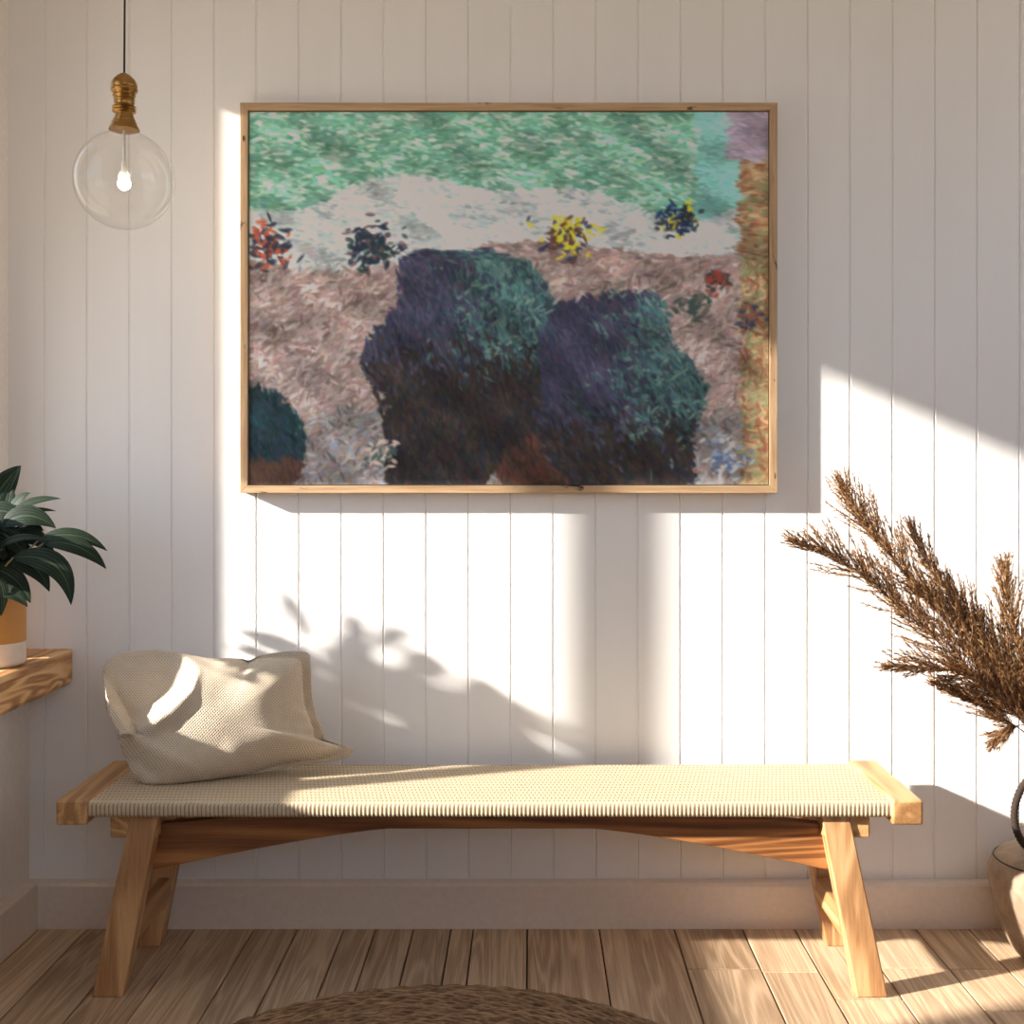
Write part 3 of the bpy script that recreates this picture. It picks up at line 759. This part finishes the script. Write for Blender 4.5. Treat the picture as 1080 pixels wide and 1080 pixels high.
# plumes: each stalk with its feathery head is a thing
def plume(name, label, pts, nb, blen, hair=52, spread=.45, start=.25, upb=.35, seed=1, fat=1.0, thick=.0022):
    r = random.Random(seed)
    path = [Vector(p) for p in spl([tuple(p) for p in pts], 14)]
    root = thing(name, label, 'dried plume', path[0], 'dried plumes in the jug')
    n = len(path)
    MB().tube(path, [thick*(1-.75*i/(n-1)) for i in range(n)], 6).build('stalk', M['straw'], root, smooth=True)
    m = MB(); V_, Fc = [], []
    def strand(p, d, ln, w):
        d = d.normalized(); s_ = d.cross(Vector((r.uniform(-.3, .3), -1, r.uniform(-.3, .3))))
        if s_.length < 1e-3: return
        s_ = s_.normalized()*w; nn_ = len(V_)
        bend = Vector((0, 0, -.12*ln*r.random()))
        V_.extend([p - s_, p + s_, p + d*ln*.6 + s_*.8 + bend*.3, p + d*ln*.6 - s_*.8 + bend*.3, p + d*ln + bend]); Fc.extend([(nn_, nn_+1, nn_+2, nn_+3), (nn_+3, nn_+2, nn_+4)])
    nb = int(nb*1.25); blen *= 1.3
    for b_ in range(nb):
        t_ = start + (1-start)*(b_ + r.random())/nb
        i = min(n-2, int(t_*(n-1))); fr = t_*(n-1)-i
        p = path[i].lerp(path[i+1], fr); d = (path[i+1]-path[i]).normalized()
        s = Vector((r.gauss(0, 1), r.gauss(0, .7), r.gauss(0, 1))); s = s - d*s.dot(d); s.normalize()
        env = math.sin(PI*min(1, max(.03, (1-t_)/(1-start)))**.75*.5)**.8
        ln = blen*(.16+1.0*env)*r.uniform(.5, 1.2)
        tp = .45 + .55*env
        dd = (d + s*spread*1.35*tp*r.uniform(.4, 1.4) + Vector((0, 0, 1.9*upb*tp*r.uniform(-.1, 1.4)))).normalized()
        q = p.copy(); steps = 7; cur = dd.copy(); bp = [q.copy()]
        for k in range(steps):
            q = q + cur*ln/steps; bp.append(q.copy()); cur = (cur + d*.04 + Vector((r.uniform(-.05, .05), r.uniform(-.05, .05), r.uniform(-.04, .06)))).normalized()
        for k in range(steps): strand(bp[k], bp[k+1]-bp[k], ln/steps*1.25, .0008)
        for h in range(int(hair*fat*(.22+.78*env))):
            tt = r.uniform(.05, 1.0)*steps; k = min(steps-1, int(tt)); pp = bp[k].lerp(bp[k+1], tt-k); dv = (bp[k+1]-bp[k]).normalized()
            sd = Vector((r.gauss(0, 1), r.gauss(0, 1), r.gauss(0, 1))); sd = sd - dv*sd.dot(dv); sd.normalize()
            strand(pp, dv + sd*r.uniform(.3, .75), (.5+.5*env)*r.uniform(.009, .024)*(1.15-.5*tt/steps), r.uniform(.0006, .0011))
    m.v = [tuple(v) for v in V_]; m.f = Fc
    m.build('plume', M['plume'], root)
    return root
mouth = Vector((JX, JY, .545))
def PP(px, py, dz=0): return P(px, py, 3.0 + dz)
def pl(label, pxs, **k):
    j = k.pop('j', (0, 0)); dz = k.pop('dz', 0.0)
    pts = [Vector((JX + j[0]*.4, JY + j[1]*.4, .34)), Vector((JX + j[0], JY + j[1], .512))] + [PP(x, y, dz*(i+1)/len(pxs)) for i, (x, y) in enumerate(pxs)]
    return plume('dried_plume', label, pts, **k)
pl('longest brown plume, arching far left with its tip beside the frame corner', [(1078,748), (1040,706), (985,640), (935,580), (908,545), (888,513)], nb=165, blen=.115, start=.24, spread=.5, upb=.40, seed=3, dz=.05, j=(-.02, .0))
pl('low brown plume reaching level to the left, tip nearest the frame shadow', [(1076,756), (1030,716), (975,664), (925,620), (880,589), (840,573)], nb=165, blen=.11, start=.24, spread=.5, upb=.34, seed=5, dz=-.08, j=(-.025, -.015))
pl('middle brown plume with a blunt tip pointing left above the bench end', [(1075,758), (1045,730), (1005,708), (970,702), (938,704)], nb=70, blen=.075, start=.35, spread=.42, upb=.22, seed=8, dz=-.12, j=(-.03, .01))
pl('sparse lowest plume pointing left just under the middle one', [(1080,772), (1062,760), (1035,744), (1010,730), (991,722)], nb=48, blen=.065, start=.42, spread=.35, upb=.12, seed=9, dz=-.05, j=(-.03, -.02))
pl('short upright plume at the right edge, standing above the jug', [(1092,740), (1076,700), (1066,660), (1062,625), (1059,600)], nb=90, blen=.085, start=.25, spread=.45, upb=.12, seed=12, dz=.04, j=(-.01, .02))
pl('small bent sprig hanging to the left below all other plumes', [(1086,768), (1076,765), (1064,770), (1050,780)], nb=16, blen=.045, start=.62, spread=.3, upb=-.15, seed=14, dz=.02, j=(-.035, 0))
pl('bushy plume filling the centre of the dried bunch', [(1082,752), (1062,715), (1030,670), (998,640), (972,622)], nb=140, blen=.10, start=.28, spread=.6, upb=.35, seed=17, dz=.1, j=(-.015, .015))
pl('upright-tipped plume rising just to the right of the longest one', [(1084,745), (1050,690), (1010,635), (978,592), (960,556)], nb=90, blen=.085, start=.3, spread=.45, upb=.3, seed=23, dz=.13, j=(0, .02))
pl('plume leaning right, mostly cut off by the right picture edge', [(1112,740), (1112,700), (1105,655), (1100,622)], nb=80, blen=.09, start=.3, spread=.5, upb=.2, seed=19, dz=-.03, j=(.015, 0))

# ------------------------------------------------------------------ round rug
RX, RY, RR = -.185, 2.226 - D, .649
m = MB(); NS = 260; ring = .0125; rings = int(RR/ring); prof = []
for k in range(rings):
    r0 = RR - (rings-k)*ring
    for q in (0, .25, .5, .75): prof.append((max(.002, r0 + q*ring), .0035 + .0065*math.sin(PI*q)**.7, k))
prof.append((RR, .001, rings))
vs = []
for (r, z, k) in prof:
    for a in range(NS):
        an = 2*PI*a/NS; vs.append((RX + r*math.cos(an), RY + r*math.sin(an), z*(1+.22*math.sin(an*NS/4 + k*1.9)) + .0006))
fs = [(i*NS+a, i*NS+(a+1) % NS, (i+1)*NS+(a+1) % NS, (i+1)*NS+a) for i in range(len(prof)-1) for a in range(NS)]
fs.append(tuple(range(NS))[::-1])
m.add(vs, fs)
rg = m.build('round_rug', M['rug'], loc=(RX, RY, 0), smooth=True)
tag(rg, 'round braided jute rug on the floor in front of the bench', 'rug')

# ------------------------------------------------------------------ light
w = bpy.data.worlds.new('World'); scene.world = w; w.use_nodes = True
nt = w.node_tree; nt.nodes.clear()
out = nt.nodes.new('ShaderNodeOutputWorld'); bg = nt.nodes.new('ShaderNodeBackground')
tc = nt.nodes.new('ShaderNodeTexCoord'); sp = nt.nodes.new('ShaderNodeSeparateXYZ'); rp = nt.nodes.new('ShaderNodeValToRGB')
nt.links.new(tc.outputs['Generated'], sp.inputs[0])
mr = nt.nodes.new('ShaderNodeMapRange'); mr.inputs[1].default_value = -1; mr.inputs[2].default_value = 1
nt.links.new(sp.outputs[2], mr.inputs[0]); nt.links.new(mr.outputs[0], rp.inputs[0])
e = rp.color_ramp.elements; e[0].position = .47; e[0].color = (.66, .58, .48, 1); e[1].position = .52; e[1].color = (.60, .71, .86, 1); e2 = e.new(.85); e2.color = (.40, .52, .70, 1)
nt.links.new(rp.outputs[0], bg.inputs[0]); bg.inputs[1].default_value = 3.8; nt.links.new(bg.outputs[0], out.inputs[0])

sun = bpy.data.lights.new('sun', 'SUN'); sun.energy = 16.5; sun.color = (1.0, .945, .86); sun.angle = math.radians(1.4)
so = bpy.data.objects.new('sun', sun); COL.objects.link(so)
d = Vector((2.8, 1.0, -1.23)).normalized(); so.rotation_euler = d.to_track_quat('-Z', 'Y').to_euler()
so.location = Vector((-1.4, -.6, 1.9)) - d*6

# ------------------------------------------------------------------ camera
cam = bpy.data.cameras.new('camera'); co = bpy.data.objects.new('camera', cam); COL.objects.link(co)
co.location = (0, -D, EYE); co.rotation_euler = (PI/2, 0, 0)
cam.sensor_width = 36; cam.lens = F/1080*36; cam.shift_x = -(VX-540)/1080; cam.shift_y = -(540-VY)/1080
cam.clip_start = .05
scene.camera = co
scene.view_settings.view_transform = 'Standard'; scene.view_settings.look = 'None'
scene.view_settings.exposure = 0; scene.view_settings.gamma = 1; scene.view_settings.use_curve_mapping = False
scene.cycles.max_bounces = 10; scene.cycles.diffuse_bounces = 6; scene.cycles.transparent_max_bounces = 16
